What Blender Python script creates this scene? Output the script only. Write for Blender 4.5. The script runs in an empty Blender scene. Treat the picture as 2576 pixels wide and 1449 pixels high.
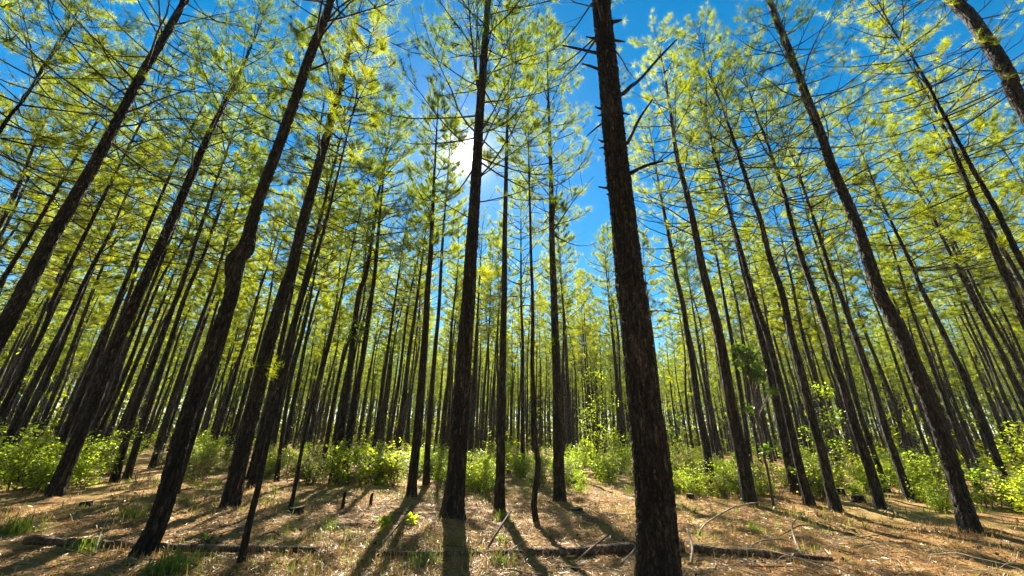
import bpy, math
import numpy as np
from mathutils import Matrix, Vector
scene = bpy.context.scene
COL = scene.collection
R = math.radians
rad = np.random.RandomState

# ------------------------------------------------------------------ camera
FPX, CX, CY = 968.0, 1288.0, 724.5        # focal length and centre in px of a 2576 px wide frame
TILT, ROLL, EYE = R(21.2), R(1.3), 1.5
fw = np.array([0, math.cos(TILT), math.sin(TILT)])
r0 = np.array([1.0, 0, 0]); u0 = np.array([0, -math.sin(TILT), math.cos(TILT)])
rt = r0*math.cos(ROLL)+u0*math.sin(ROLL); up = -r0*math.sin(ROLL)+u0*math.cos(ROLL)
EYEP = np.array([0, 0, EYE])
def ray(x, y):
    d = fw+rt*((x-CX)/FPX)-up*((y-CY)/FPX)
    return d/np.linalg.norm(d)
cam = bpy.data.cameras.new('camera'); camo = bpy.data.objects.new('camera', cam); COL.objects.link(camo)
cam.sensor_width = 36; cam.lens = 36*FPX/2576; cam.clip_end = 3000; cam.clip_start = 0.05
M = Matrix(((rt[0], up[0], -fw[0], 0), (rt[1], up[1], -fw[1], 0), (rt[2], up[2], -fw[2], EYE), (0, 0, 0, 1)))
camo.matrix_world = M
scene.camera = camo
SUN = ray(1174, 388)
SUN_EL = math.asin(SUN[2]); SUN_AZ = math.atan2(SUN[0], SUN[1])

# ------------------------------------------------------------------ ground shape
MOUNDS = []
def ground(x, y):
    x = np.asarray(x, float); y = np.asarray(y, float)
    z = .045*np.sin(x*.9+y*.35+1)+.04*np.sin(x*.4-y*.8+2)+.022*np.sin(2.1*x+1.3*y)+.018*np.sin(-1.7*x+2.6*y+.6)
    z += .008*np.sin(5.3*x+3.1*y)+.008*np.sin(-4.1*x+6.2*y+1.2)
    z += (.011*np.sin(9.3*x+4.1*y+np.sin(3*y))+.010*np.sin(-6.7*x+11.9*y+np.sin(4*x))+.006*np.sin(17*x-9*y)*np.sin(13*y+5*x))
    for mx_, my_, mh, mr in MOUNDS: z = z+mh*np.exp(-((x-mx_)**2+(y-my_)**2)/(mr*mr))
    d = np.sqrt(x*x+y*y)
    return z*np.clip(d/3, .2, 1)
def on_ground(x, y):
    d = ray(x, y); t = EYE/-d[2]
    for _ in range(6):
        p = EYEP+d*t; t += (p[2]-float(ground(p[0], p[1])))/-d[2]
    return EYEP+d*t
def above(base, x, y, off=0.0):
    """the point of the sight line nearest to the vertical through base"""
    d = ray(x, y); h = d[:2]; t = (base[:2]@h)/(h@h)+off
    return EYEP+d*t

def patch(x, y, k=1., s=0.):
    return .5+.25*(np.sin(x*1.1*k+y*.7*k+s)+np.sin(-x*.6*k+y*1.3*k+2*s+1))
# ------------------------------------------------------------------ mesh helpers
def build(name, parts, mats, attr=None, smooth=False):
    """parts: list of (verts Nx3, faces MxK, material index, per-vertex value)"""
    vs, loops, starts, mi, at = [], [], [], [], []
    off = 0; lo = 0
    for v, f, m, a in parts:
        if len(v) == 0: continue
        vs.append(v); k = f.shape[1]
        loops.append((f+off).ravel()); starts.append(lo+np.arange(len(f))*k)
        lo += f.size; off += len(v); mi.append(np.full(len(f), m))
        at.append(np.full(len(v), a) if np.isscalar(a) else a)
    vs = np.concatenate(vs); loops = np.concatenate(loops); starts = np.concatenate(starts); mi = np.concatenate(mi)
    me = bpy.data.meshes.new(name)
    me.vertices.add(len(vs)); me.vertices.foreach_set('co', vs.astype(np.float32).ravel())
    me.loops.add(len(loops)); me.loops.foreach_set('vertex_index', loops.astype(np.int32))
    me.polygons.add(len(starts)); me.polygons.foreach_set('loop_start', starts.astype(np.int32))
    me.polygons.foreach_set('material_index', mi.astype(np.int32))
    if smooth: me.polygons.foreach_set('use_smooth', np.ones(len(starts), bool))
    for m in mats: me.materials.append(m)
    a = me.attributes.new('tint', 'FLOAT', 'POINT'); a.data.foreach_set('value', np.concatenate(at).astype(np.float32))
    me.update(calc_edges=True)
    return me
def unit(v): return v/np.maximum(np.linalg.norm(v, axis=-1, keepdims=True), 1e-9)
def tubes(P, rad_, sides=4, tint=.5, m=0):
    """batch of tubes: P (B,K,3), rad_ (B,K)"""
    B, K, _ = P.shape
    T = np.empty_like(P); T[:, 1:-1] = P[:, 2:]-P[:, :-2]; T[:, 0] = P[:, 1]-P[:, 0]; T[:, -1] = P[:, -1]-P[:, -2]
    T = unit(T)
    ref = np.where(np.abs(T[:, :1, 2:3]) > .9, np.array([1., 0, 0]), np.array([0, 0, 1.]))
    N = unit(np.cross(T, np.broadcast_to(ref, T.shape))); Bn = np.cross(T, N)
    a = np.arange(sides)*2*np.pi/sides
    ring = N[:, :, None]*np.cos(a)[None, None, :, None]+Bn[:, :, None]*np.sin(a)[None, None, :, None]
    V = P[:, :, None]+ring*rad_[:, :, None, None]
    idx = np.arange(B*K*sides).reshape(B, K, sides)
    q = np.stack([idx[:, :-1], np.roll(idx, -1, 2)[:, :-1], np.roll(idx, -1, 2)[:, 1:], idx[:, 1:]], -1).reshape(-1, 4)
    return (V.reshape(-1, 3), q, m, tint)
def needles(C, A, size, n, rng, width=.009, fwd=.75, m=0, tint=None):
    """tufts of n needles round the points C pointing along A"""
    T = len(C)
    d = unit(rng.normal(size=(T, n, 3))+0); d = unit(d+A[:, None]*fwd)
    L = size[:, None]*rng.uniform(.65, 1.1, (T, n))
    b = C[:, None]-A[:, None]*(rng.uniform(0, .10, (T, n, 1)))
    w = unit(np.cross(d, rng.normal(size=(T, n, 3))))*(width*rng.uniform(.7, 1.3, (T, n, 1)))
    tip = b+d*L[..., None]; tip[..., 2] -= .25*L*L*rng.uniform(0, 1.5, (T, n))
    V = np.stack([b-w*.5, b+w*.5, tip], 2).reshape(-1, 3)
    F = np.arange(T*n*3).reshape(-1, 3)
    if tint is None: tint = rng.uniform(0, 1, T)
    return (V, F, m, np.repeat(tint, n*3))
def leaves(C, size, rng, m=0, tint=None, upb=.5):
    n = len(C)
    d = unit(rng.normal(size=(n, 3))*[1, 1, .6]); nn = unit(rng.normal(size=(n, 3))*.7+[0, 0, upb])
    s = unit(np.cross(d, nn)); nn = np.cross(s, d); L = size[:, None]
    V = np.stack([C, C+d*L*.5+s*L*.32+nn*L*.1, C+d*L, C+d*L*.5-s*L*.32+nn*L*.1], 1).reshape(-1, 3)
    i = np.arange(n)[:, None]*4
    F = np.concatenate([i+[0, 1, 2], i+[0, 2, 3]])
    return (V, F, m, np.repeat(rng.uniform(0, 1, n) if tint is None else tint, 4))
def catmull(pts, n):
    pts = np.asarray(pts, float)
    s = np.concatenate([[0], np.cumsum(np.linalg.norm(np.diff(pts, axis=0), axis=1))])
    P = np.vstack([2*pts[0]-pts[1], pts, 2*pts[-1]-pts[-2]])
    S = np.linspace(0, s[-1], n); out = []
    for x in S:
        i = min(max(np.searchsorted(s, x, 'right')-1, 0), len(pts)-2)
        t = (x-s[i])/max(s[i+1]-s[i], 1e-9)
        a, b, c, d = P[i:i+4]
        out.append(.5*(2*b+(c-a)*t+(2*a-5*b+4*c-d)*t*t+(3*b-a-3*c+d)*t**3))
    return np.array(out)

# ------------------------------------------------------------------ materials
def mat(name):
    m = bpy.data.materials.new(name); m.use_nodes = True; nt = m.node_tree; nt.nodes.clear()
    out = nt.nodes.new('ShaderNodeOutputMaterial')
    def N(t, **k):
        n = nt.nodes.new('ShaderNode'+t)
        for a, b in k.items():
            if a.startswith('i_'):
                kk = a[2:]; kk = int(kk) if kk.isdigit() else kk.replace('_', ' ')
                if hasattr(b, 'node'): nt.links.new(b, n.inputs[kk])
                else: n.inputs[kk].default_value = b
            else: setattr(n, a, b)
        return n
    return m, nt, N, out
def ramp(N, fac, stops):
    stops = [t for t in stops if t]
    n = N('ValToRGB', i_Fac=fac); e = n.color_ramp.elements
    while len(e) < len(stops): e.new(.5)
    for x, (p, c) in zip(e, stops): x.position = p; x.color = (*c, 1)
    return n.outputs[0]
def leaf_mat(name, dark, light, tdark, tlight, trans=.55, gloss=.07, objvar=True, dead=None):
    m, nt, N, out = mat(name)
    at = N('Attribute', attribute_name='tint')
    oi = N('ObjectInfo')
    f = N('Math', operation='MULTIPLY_ADD', i_0=oi.outputs['Random'], i_1=.38 if objvar else 0., i_2=N('Math', operation='MULTIPLY', i_0=at.outputs['Fac'], i_1=.66).outputs[0]).outputs[0]
    d = N('BsdfDiffuse', i_Color=ramp(N, f, [(0, dark), (.86 if dead else 1, light), (.93, dead) if dead else None]))
    t = N('BsdfTranslucent', i_Color=ramp(N, f, [(0, tdark), (.86 if dead else 1, tlight), (.93, dead) if dead else None]))
    g = N('BsdfGlossy', i_Color=(1, 1, .9, 1), i_Roughness=.38)
    mx = N('MixShader', i_0=trans, i_1=d.outputs[0], i_2=t.outputs[0])
    m2 = N('MixShader', i_0=gloss, i_1=mx.outputs[0], i_2=g.outputs[0])
    nt.links.new(m2.outputs[0], out.inputs[0]); return m
def bark_mat(name, c0, c1, c2, sc=1.0, bump=.6):
    m, nt, N, out = mat(name)
    tc = N('TexCoord')
    mp = N('Mapping', i_Vector=tc.outputs['Object'], i_Scale=(11*sc, 11*sc, 2.3*sc))
    n0 = N('TexNoise', i_Vector=tc.outputs['Object'], i_Scale=7.0, i_Detail=4)
    wv = N('MixRGB', i_0=.3, i_1=mp.outputs[0], i_2=n0.outputs['Color'])
    v = N('TexVoronoi', feature='DISTANCE_TO_EDGE', i_Vector=wv.outputs[0], i_Scale=1.6)
    n1 = N('TexNoise', i_Vector=mp.outputs[0], i_Scale=2.5, i_Detail=8, i_Roughness=.7)
    n2 = N('TexNoise', i_Vector=tc.outputs['Object'], i_Scale=1.3, i_Detail=3)
    base = ramp(N, n1.outputs['Fac'], [(.34, c0), (.52, c1), (.68, c2)])
    base = N('MixRGB', blend_type='MULTIPLY', i_0=.8, i_1=base, i_2=ramp(N, n2.outputs['Fac'], [(.35, (.55, .5, .5)), (.65, (1.1, 1.0, .92))])).outputs[0]
    v2 = N('TexVoronoi', feature='F1', i_Vector=wv.outputs[0], i_Scale=1.6)
    base = N('MixRGB', blend_type='MULTIPLY', i_0=.85, i_1=base, i_2=ramp(N, N('SeparateColor', i_Color=v2.outputs['Color']).outputs[0], [(.1, (.45, .43, .42)), (.6, (1., .95, .9)), (.95, (1.7, 1.6, 1.5))])).outputs[0]
    crack = ramp(N, v.outputs['Distance'], [(.0, (.35, .32, .3)), (.1, (1, 1, 1))])
    colr = N('MixRGB', blend_type='MULTIPLY', i_0=1, i_1=base, i_2=crack).outputs[0]
    ht = N('Math', operation='MULTIPLY_ADD', i_0=N('Math', operation='MINIMUM', i_0=v.outputs['Distance'], i_1=.2).outputs[0], i_1=3.0, i_2=n1.outputs['Fac']).outputs[0]
    b = N('Bump', i_Strength=bump, i_Distance=.05, i_Height=ht)
    p = N('BsdfPrincipled', i_Base_Color=colr, i_Roughness=.82, i_Normal=b.outputs[0])
    p.inputs['Specular IOR Level'].default_value = .35
    nt.links.new(p.outputs[0], out.inputs[0]); return m
def plain(name, c0, c1, scale=6., rough=.8, spec=.3):
    m, nt, N, out = mat(name)
    tc = N('TexCoord')
    n1 = N('TexNoise', i_Vector=tc.outputs['Object'], i_Scale=scale, i_Detail=6, i_Roughness=.7)
    p = N('BsdfPrincipled', i_Base_Color=ramp(N, n1.outputs['Fac'], [(.3, c0), (.7, c1)]), i_Roughness=rough,
          i_Normal=N('Bump', i_Strength=.5, i_Distance=.01, i_Height=n1.outputs['Fac']).outputs[0])
    p.inputs['Specular IOR Level'].default_value = spec
    nt.links.new(p.outputs[0], out.inputs[0]); return m
def tint_mat(name, c0, c1, trans=.25, objvar=False):
    return leaf_mat(name, c0, c1, c0, c1, trans, .04, objvar)

BARK = bark_mat('pine_bark', (.009, .007, .006), (.038, .029, .022), (.17, .135, .105), 1., 1.)
TWIG = plain('twig_bark', (.026, .019, .014), (.06, .045, .034), 9)
NEEDLE = leaf_mat('pine_needles', (.012, .045, .016), (.085, .105, .008), (.03, .13, .02), (.78, .80, .006), .66, .02, True, (.36, .19, .05))
LEAF = leaf_mat('shrub_leaves', (.07, .12, .012), (.12, .15, .015), (.28, .52, .012), (.82, .86, .03), .68, .05)
OLIVELEAF = leaf_mat('olive_shrub_leaves', (.05, .075, .015), (.12, .13, .025), (.14, .24, .02), (.50, .52, .05), .6, .04)
BROWNLEAF = leaf_mat('withered_leaves', (.10, .06, .025), (.24, .15, .06), (.18, .10, .03), (.42, .27, .09), .5, .02)
DARKLEAF = leaf_mat('dark_leaves', (.03, .07, .012), (.06, .10, .015), (.08, .19, .01), (.30, .44, .02), .55, .05)
STEM = plain('shrub_stem', (.05, .035, .022), (.11, .08, .05), 12)
GRASS = leaf_mat('green_grass', (.07, .12, .02), (.14, .16, .02), (.22, .34, .02), (.42, .46, .03), .5, .05)
DRYGRASS = tint_mat('dry_grass', (.28, .17, .055), (.56, .38, .14), .4)
LITTER = tint_mat('fallen_needles', (.20, .09, .03), (.86, .56, .24), .15)
DEADWOOD = plain('dead_wood', (.05, .034, .023), (.19, .135, .09), 14)
PALEWOOD = plain('pale_dead_wood', (.20, .15, .10), (.50, .41, .29), 14)
CUTWOOD = plain('cut_wood', (.30, .20, .10), (.50, .36, .2), 20)

def ground_mat():
    m, nt, N, out = mat('forest_floor')
    tc = N('TexCoord'); o = tc.outputs['Object']
    a = N('TexNoise', i_Vector=o, i_Scale=.55, i_Detail=5, i_Roughness=.6)
    b = N('TexNoise', i_Vector=o, i_Scale=5., i_Detail=8, i_Roughness=.75)
    c = N('TexNoise', i_Vector=N('Mapping', i_Vector=o, i_Scale=(30, 90, 30), i_Rotation=(0, 0, .5)).outputs[0], i_Scale=1.2, i_Detail=5, i_Roughness=.8)
    c2 = N('TexNoise', i_Vector=N('Mapping', i_Vector=o, i_Scale=(90, 25, 30), i_Rotation=(0, 0, -.3)).outputs[0], i_Scale=1.2, i_Detail=5, i_Roughness=.8)
    base = ramp(N, a.outputs['Fac'], [(.28, (.17, .095, .04)), (.42, (.44, .245, .085)), (.54, (.58, .38, .135)), (.70, (.46, .35, .10))])
    fine = ramp(N, b.outputs['Fac'], [(.3, (.42, .36, .3)), (.5, (.95, .9, .85)), (.72, (1.35, 1.3, 1.2))])
    col = N('MixRGB', blend_type='MULTIPLY', i_0=1, i_1=base, i_2=fine).outputs[0]
    st = N('MixRGB', blend_type='LIGHTEN', i_0=1, i_1=c.outputs['Fac'], i_2=c2.outputs['Fac']).outputs[0]
    col = N('MixRGB', blend_type='MULTIPLY', i_0=.85, i_1=col, i_2=ramp(N, st, [(.42, (.4, .36, .33)), (.62, (1.1, 1.08, 1.0)), (.75, (1.6, 1.5, 1.35))])).outputs[0]
    h = N('Math', operation='MULTIPLY_ADD', i_0=b.outputs['Fac'], i_1=1.6, i_2=st).outputs[0]
    p = N('BsdfPrincipled', i_Base_Color=col, i_Roughness=.85, i_Normal=N('Bump', i_Strength=.9, i_Distance=.03, i_Height=h).outputs[0])
    p.inputs['Specular IOR Level'].default_value = .25
    nt.links.new(p.outputs[0], out.inputs[0]); return m
FLOOR = ground_mat()

# ------------------------------------------------------------------ scene objects
def tag(o, label=None, cat=None, group=None, kind=None):
    if label: o['label'] = label
    if cat: o['category'] = cat
    if group: o['group'] = group
    if kind: o['kind'] = kind
    return o
def link(name, me, parent=None, loc=None):
    o = bpy.data.objects.new(name, me); COL.objects.link(o)
    if parent: o.parent = parent
    if loc is not None: o.location = loc
    return o
def thing(name, loc, label, cat, group=None):
    return tag(link(name, None, None, loc), label, cat, group)
def copy_tree(o, loc, rz, sc, label, group):
    c = o.copy(); COL.objects.link(c); c.location = loc; c.rotation_euler = (rz[0], rz[1], rz[2]); c.scale = sc
    c['label'] = label; c['group'] = group
    for ch in o.children:
        d = ch.copy(); COL.objects.link(d); d.parent = c
    return c

# ------------------------------------------------------------------ pine anatomy
class Path:
    def __init__(s, pts, H):
        """pts relative to the base; straight on to height H"""
        pts = [np.array(p, float) for p in pts]
        base, last = pts[0], pts[-1]
        if last[2] < H-.3:
            lean = (last-base)/max(last[2]-base[2], .5); lean = lean*.8+np.array([0, 0, .2]); lean[2] = 1
            pts.append(last+lean*(H-last[2])*.5); pts.append(last+lean*(H-last[2]))
        c = catmull(pts, 160); z = c[:, 2]; keep = np.concatenate([[True], z[1:] > np.maximum.accumulate(z)[:-1]+1e-4])
        s.c = c[keep]; s.H = s.c[-1, 2]
    def at(s, h):
        return np.stack([np.interp(h, s.c[:, 2], s.c[:, i]) for i in range(3)], -1)

def hash2(i, j, k):
    v = np.sin(i*127.1+j*311.7+k*74.7)*43758.5453
    return v-np.floor(v)
def voro(u, v, per):
    iu, iv = np.floor(u), np.floor(v); f1 = np.full(u.shape, 9.); f2 = f1.copy()
    for a in (-1, 0, 1):
        for b in (-1, 0, 1):
            cu, cv = iu+a, iv+b; w = np.mod(cu, per)
            d = np.hypot(cu+hash2(w, cv, 1)-u, cv+hash2(w, cv, 2)-v)
            f2 = np.where(d < f1, f1, np.minimum(f2, d)); f1 = np.minimum(f1, d)
    return f2-f1
def trunk_mesh(path, rfun, sides, step, rng, bark=0., detail_h=99, flare=.35):
    H = path.H
    hs = np.concatenate([[-.25, -.08], np.arange(.03, min(detail_h, H), step)]) 
    if detail_h < H: hs = np.concatenate([hs, np.arange(hs[-1]+.2, H, .25)])
    hs = np.append(hs, H)
    P = path.at(np.maximum(hs, 0)); P[:, 2] = hs
    T = np.gradient(P, axis=0); T = unit(T)
    N = unit(np.cross(np.array([0, 1., 0]), T)); B = np.cross(T, N)
    a = np.arange(sides)*2*np.pi/sides
    r = np.maximum(rfun(np.maximum(hs, 0)), .008)[:, None]*np.ones((1, sides))
    ph = rng.uniform(0, 6.28, 6)
    fl = flare*np.exp(-np.maximum(hs, 0)/.28)[:, None]
    r = r*(1+fl*(1+.5*np.sin(a*4+ph[0])+.35*np.sin(a*7+ph[1]))*.8)
    r = r*(1+.035*np.sin(a*2+ph[2]+hs[:, None]*.7)+.025*np.sin(a*3+ph[3]-hs[:, None]*1.1))
    nod = np.abs(np.mod(hs/.62+ph[4], 1)-.5)*2
    r = r*(1+.05*np.clip((nod-.8)*5, 0, 1)[:, None]*np.clip(hs/4, 0, 1)[:, None])
    if bark:
        rm = float(rfun(np.array([1.3]))[0]); per = max(8, round(2*np.pi*rm/.072))
        U = np.broadcast_to(a/(2*np.pi)*per, r.shape); V = np.broadcast_to(hs[:, None]/.19, r.shape)
        U = U+.25*np.sin(V*1.7+ph[5]); V = V+.3*np.sin(U*1.3)
        e = voro(U, V, per); e2 = voro(U*2, V*2.2, per*2)
        r = r+bark*1.3*(np.minimum(e, .28)/.28-1)+bark*.35*(np.minimum(e2, .3)/.3-1)+bark*.55*rng.uniform(-1, 1, r.shape)
    V = P[:, None]+N[:, None]*np.cos(a)[None, :, None]*r[..., None]+B[:, None]*np.sin(a)[None, :, None]*r[..., None]
    n = len(hs); idx = np.arange(n*sides).reshape(n, sides); nx = np.roll(idx, -1, 1)
    q = np.stack([idx[:-1], nx[:-1], nx[1:], idx[1:]], -1).reshape(-1, 4)
    return (V.reshape(-1, 3), q, 0, .5)

def limbs(path, rfun, hs, az, length, e0, e1, K, rng, rbase=None):
    """curved branches: (B,K,3) points and (B,K) radii"""
    B = len(hs); s = np.linspace(0, 1, K)
    start = path.at(hs)
    el = e0[:, None]+(e1-e0)[:, None]*s[None]**1.3
    az = az[:, None]+rng.normal(0, .16, (B, K)).cumsum(1)*.7
    d = np.stack([np.cos(el)*np.cos(az), np.cos(el)*np.sin(az), np.sin(el)], -1)*(length/(K-1))[:, None, None]
    P = start[:, None]+np.concatenate([np.zeros((B, 1, 3)), np.cumsum(d[:, :-1], 1)], 1)
    rb = np.clip(.007+.009*length, .007, .034) if rbase is None else rbase
    rr = rb[:, None]*(1-.78*s[None])
    return P, rr
def crown_parts(path, rfun, H, h_dead, h_live, Lmax, rng, dens=1., n_need=40, need=.19, nw=.0058, twigs=9, dead=True, K=6, sun=1., lod=0, tb=1.):
    parts = []
    # live whorls
    hs = []; h = h_live
    while h < H-.25:
        k = rng.randint(3, 6); hs += list(h+rng.normal(0, .05, k)); h += rng.uniform(.38, .68)
    hs = np.clip(np.array(hs), h_live-.1, H-.1); B = len(hs)
    t = (hs-h_live)/(H-h_live)
    az = rng.uniform(0, 2*np.pi)+np.arange(B)*2.4+rng.normal(0, .3, B)
    L = Lmax*(.30+.70*(1-t)**.75)*rng.uniform(.6, 1.12, B)*np.where(t < .12, .85, 1)
    e0 = R(2)+R(36)*t+rng.normal(0, .16, B); e1 = R(36)+R(28)*t+rng.normal(0, .15, B)
    P, rr = limbs(path, rfun, hs, az, L, e0, e1, K, rng)
    parts.append(tubes(P, rr, 4 if not lod else 3, .5, 1))
    # twigs
    m = max(2, int(round(twigs*dens)))
    s = rng.uniform(.3, 1, (B, m)); s[:, 0] = 1
    si = s*(K-1); i0 = np.minimum(si.astype(int), K-2); f = (si-i0)[..., None]; bi = np.arange(B)[:, None]
    st = P[bi, i0]*(1-f)+P[bi, i0+1]*f; dr = unit(P[bi, i0+1]-P[bi, i0])
    side = unit(np.cross(dr, np.array([0, 0, 1.])))*rng.choice([-1, 1], (B, m))[..., None]
    sp = rng.uniform(.3, 1.3, (B, m, 1)); sp[:, 0] = .1
    td = unit(dr+side*sp+np.array([0, 0, 1])*rng.uniform(-.1, .5, (B, m, 1)))
    tl = (L[:, None]*rng.uniform(.14, .42, (B, m))*(1.15-.5*s)).clip(.12, .95)
    q = np.linspace(0, 1, 4)
    TP = st[:, :, None]+td[:, :, None]*(tl[..., None]*q)[..., None]
    TP[..., 2] += (tl[..., None]*q**2)*.28
    TP = TP.reshape(-1, 4, 3); tl = tl.ravel()
    if lod < 2: parts.append(tubes(TP, (.0045+.005*tl)[:, None]*(1-.6*q)[None], 3, .5, 1))
    tdir = unit(TP[:, 3]-TP[:, 2])
    # tufts at the twig ends and a few along them
    C = [TP[:, 3]]; A = [tdir]
    for w in (.62, .3)[:2 if lod == 0 else 1]:
        keep = rng.uniform(size=len(TP)) < (.5 if w > .5 else .15)*dens
        k = w*3; i = int(k); C.append((TP[:, i]*(1-k+i)+TP[:, i+1]*(k-i))[keep]); A.append(tdir[keep])
    C = np.concatenate(C); A = unit(np.concatenate(A)+np.array([0, 0, .25]))
    size = need*rng.uniform(.75, 1.2, len(C))
    tt = np.clip(rng.beta(1.0, 1.45, len(C))*tb, 0, 1)
    parts.append(needles(C, A, size, n_need, rng, nw, .7, 0, tt))
    if dead:
        D = dead_limbs(path, rfun, h_dead, h_live, Lmax, rng)
        if D is not None: parts.append(tubes(D[0], D[1], 3, .5, 1))
    return parts
def dead_limbs(path, rfun, h0, h1, Lmax, rng, rate=1.1):
    hs = []; h = h0
    while h < h1:
        k = rng.randint(1, 4) if h > h0+(h1-h0)*.35 else rng.randint(0, 3)
        hs += list(h+rng.normal(0, .04, k)); h += rng.uniform(.4, .75)/rate
    if not hs: return None
    hs = np.array(hs); B = len(hs); t = (hs-h0)/max(h1-h0, .1)
    L = Lmax*(.12+.95*t**1.3)*rng.uniform(.3, 1.25, B)
    return limbs(path, rfun, hs, rng.uniform(0, 6.28, B), L.clip(.08, 3), R(4)+rng.normal(0, .2, B), R(16)+rng.normal(0, .3, B), 6, rng, np.clip(.007+.007*L, .008, .026))

# ------------------------------------------------------------------ the near pines, one by one
# label, base, way points up the stem, width in px near the base, stand height, crown start, extras
NEAR = []
def near(label, base, pts, w, H=17.5, live=.52, dens=1., Lmax=2.6, ws=None, seed=None, dead=1.):
    NEAR.append(dict(label=label, base=base, pts=pts, w=w, H=H, live=live, dens=dens, L=Lmax, ws=ws, dead=dead))
near('thickest dark pine trunk in front, with broken branch stubs and a pale base-side log', (1664, 1490),
     [(1659, 1449), (1649, 1275), (1634, 1125), (1614, 975), (1599, 825), (1586, 724), (1569, 550), (1551, 400), (1536, 250), (1524, 125), (1511, 0)], 108, 18.5, .5, .9, 2.5,
     ws=[(1449, 108), (1275, 100), (1125, 95), (975, 84), (825, 80), (724, 78), (550, 66), (400, 60), (250, 52), (125, 47), (0, 44)], dead=0)
near('tall pine whose upper trunk stands right in front of the sun', (1136, 1320),
     [(1149, 1175), (1159, 1025), (1169, 875), (1179, 750), (1184, 650), (1191, 550), (1199, 425), (1206, 300), (1215, 175), (1224, 50), (1228, 0)], 52, 18, .44, 1.3, 3.0,
     ws=[(1310, 56), (1175, 46), (1025, 43), (875, 39), (750, 35), (550, 30), (425, 27), (300, 22), (175, 19), (0, 15)])
near('pine with a swollen crooked kink half way up its leaning trunk', (350, 1410),
     [(395, 1320), (425, 1225), (450, 1125), (480, 1025), (525, 900), (580, 750), (586, 694), (591, 656), (618, 624), (632, 565), (655, 490), (700, 370), (740, 260), (780, 140), (820, 40), (833, 0)], 66, 17.5, .55, 1.1, 2.8,
     ws=[(1400, 74), (1320, 64), (1125, 55), (1025, 50), (900, 47), (750, 42), (700, 45), (655, 55), (620, 50), (585, 37), (490, 31), (370, 29), (140, 26), (0, 22)])
near('leaning pine at the left with a wide dark foot on sunlit litter', (132, 1254),
     [(185, 1130), (240, 1004), (300, 850), (350, 735), (412, 600), (465, 480), (520, 350), (555, 280), (590, 215)], 52, 16.5, .52,
     ws=[(1250, 58), (1130, 48), (1004, 42), (850, 38), (735, 35), (480, 25), (280, 16)])
near('big pine leaning in over the left edge with long bare curved branches', (-255, 1300),
     [(-100, 1026), (10, 825), (65, 724), (135, 590), (225, 435), (295, 305), (350, 200), (415, 90), (465, 0)], 66, 17.5, .52, 1., 3.0,
     ws=[(1300, 80), (1000, 70), (724, 58), (590, 50), (435, 40), (305, 32), (200, 29), (0, 20)])
near('straight pine with a dark base just right of the crooked one', (577, 1280),
     [(600, 1175), (625, 1075), (650, 975), (670, 890), (695, 800), (718, 724), (735, 675), (760, 565), (790, 460), (820, 350), (850, 240), (872, 150)], 48, 17.5, .55,
     ws=[(1275, 54), (1175, 46), (975, 41), (800, 36), (565, 28), (350, 22), (150, 14)])
near('thin dark young pine leaning right, its foot at the bottom edge', (605, 1425),
     [(625, 1325), (650, 1225), (670, 1125), (695, 1025), (720, 925), (740, 825), (765, 735), (800, 625), (825, 540)], 17, 9., .7, .6, .9)
near('very thin pine stem rising beside a low stump', (730, 1282),
     [(745, 1210), (765, 1100), (790, 1005), (820, 900), (845, 800)], 10, 9., .7, .7, 1.)
near('slim pine rising between two thin dark stems and the bushes', (695, 1212), [(710, 1100), (730, 965), (765, 825), (785, 725)], 12, 13)
near('pine half hidden behind the straight trunk beside the crooked pine', (632, 1225), [(652, 1150), (700, 960), (750, 770)], 22, 15.5)
near('left one of two pines growing close together at the shrub edge', (285, 1217), [(320, 1100), (350, 1000), (380, 925), (415, 825), (450, 735), (480, 650), (500, 585)], 25, 15.5)
near('right one of two pines growing close together at the shrub edge', (317, 1206), [(352, 1095), (395, 965), (430, 855), (470, 735), (515, 635), (530, 590)], 22, 15.5)
near('pine behind the wide footed leaning pine, in the left shrubs', (195, 1200), [(220, 1125), (245, 1060), (285, 980), (320, 875), (370, 750)], 21, 15)
near('leaning pine at the left edge with its foot in shrubs', (-18, 1195), [(30, 1085), (65, 1005), (105, 925), (145, 850), (180, 780), (205, 725), (240, 655), (280, 580), (310, 510)], 29, 14.5)
near('pine entering from the left edge behind the biggest leaning trunk', (-110, 1240), [(-30, 1090), (20, 1005), (60, 925), (100, 850), (125, 790), (145, 730)], 29, 16)
near('uppermost pine crown and stem at the left edge', (-560, 1290), [(-200, 690), (0, 330), (60, 250), (100, 185)], 44, 16, .5, 1.5)
near('second stem down the left edge, crossing bare branches', (-300, 1230), [(-80, 860), (0, 715), (65, 610), (130, 500)], 36, 15, .5, 1.4)
near('slender straight pine just right of the trunk before the sun', (1256, 1295), [(1259, 1175), (1263, 1000), (1266, 825), (1269, 724), (1270, 600), (1274, 400), (1278, 250), (1279, 190)], 23, 15.6, .6, 1.2, 1.7)
near('thin crooked stem bending in an s shape near the centre', (1349, 1315),
     [(1343, 1263), (1351, 1203), (1354, 1158), (1341, 1083), (1343, 1013), (1339, 923), (1340, 823), (1339, 724), (1336, 650), (1334, 550), (1331, 450)], 13, 9.5, .75, .5, .8,
     ws=[(1315, 15), (1200, 14), (1083, 13), (900, 10), (724, 8), (450, 5)])
near('straight dark pine standing left of the thickest trunk', (1409, 1263), [(1404, 1125), (1401, 975), (1396, 825), (1393, 724), (1389, 625), (1386, 450), (1381, 300), (1378, 200)], 27, 17.6, .45, 1.3, 2.2)
near('pine with a rounded dark crown top left of the sun', (1034, 1252), [(1046, 1125), (1059, 975), (1071, 825), (1076, 724), (1084, 625), (1091, 475), (1096, 375), (1100, 300)], 24, 14.2, .5, 1.2, 1.5)
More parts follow.
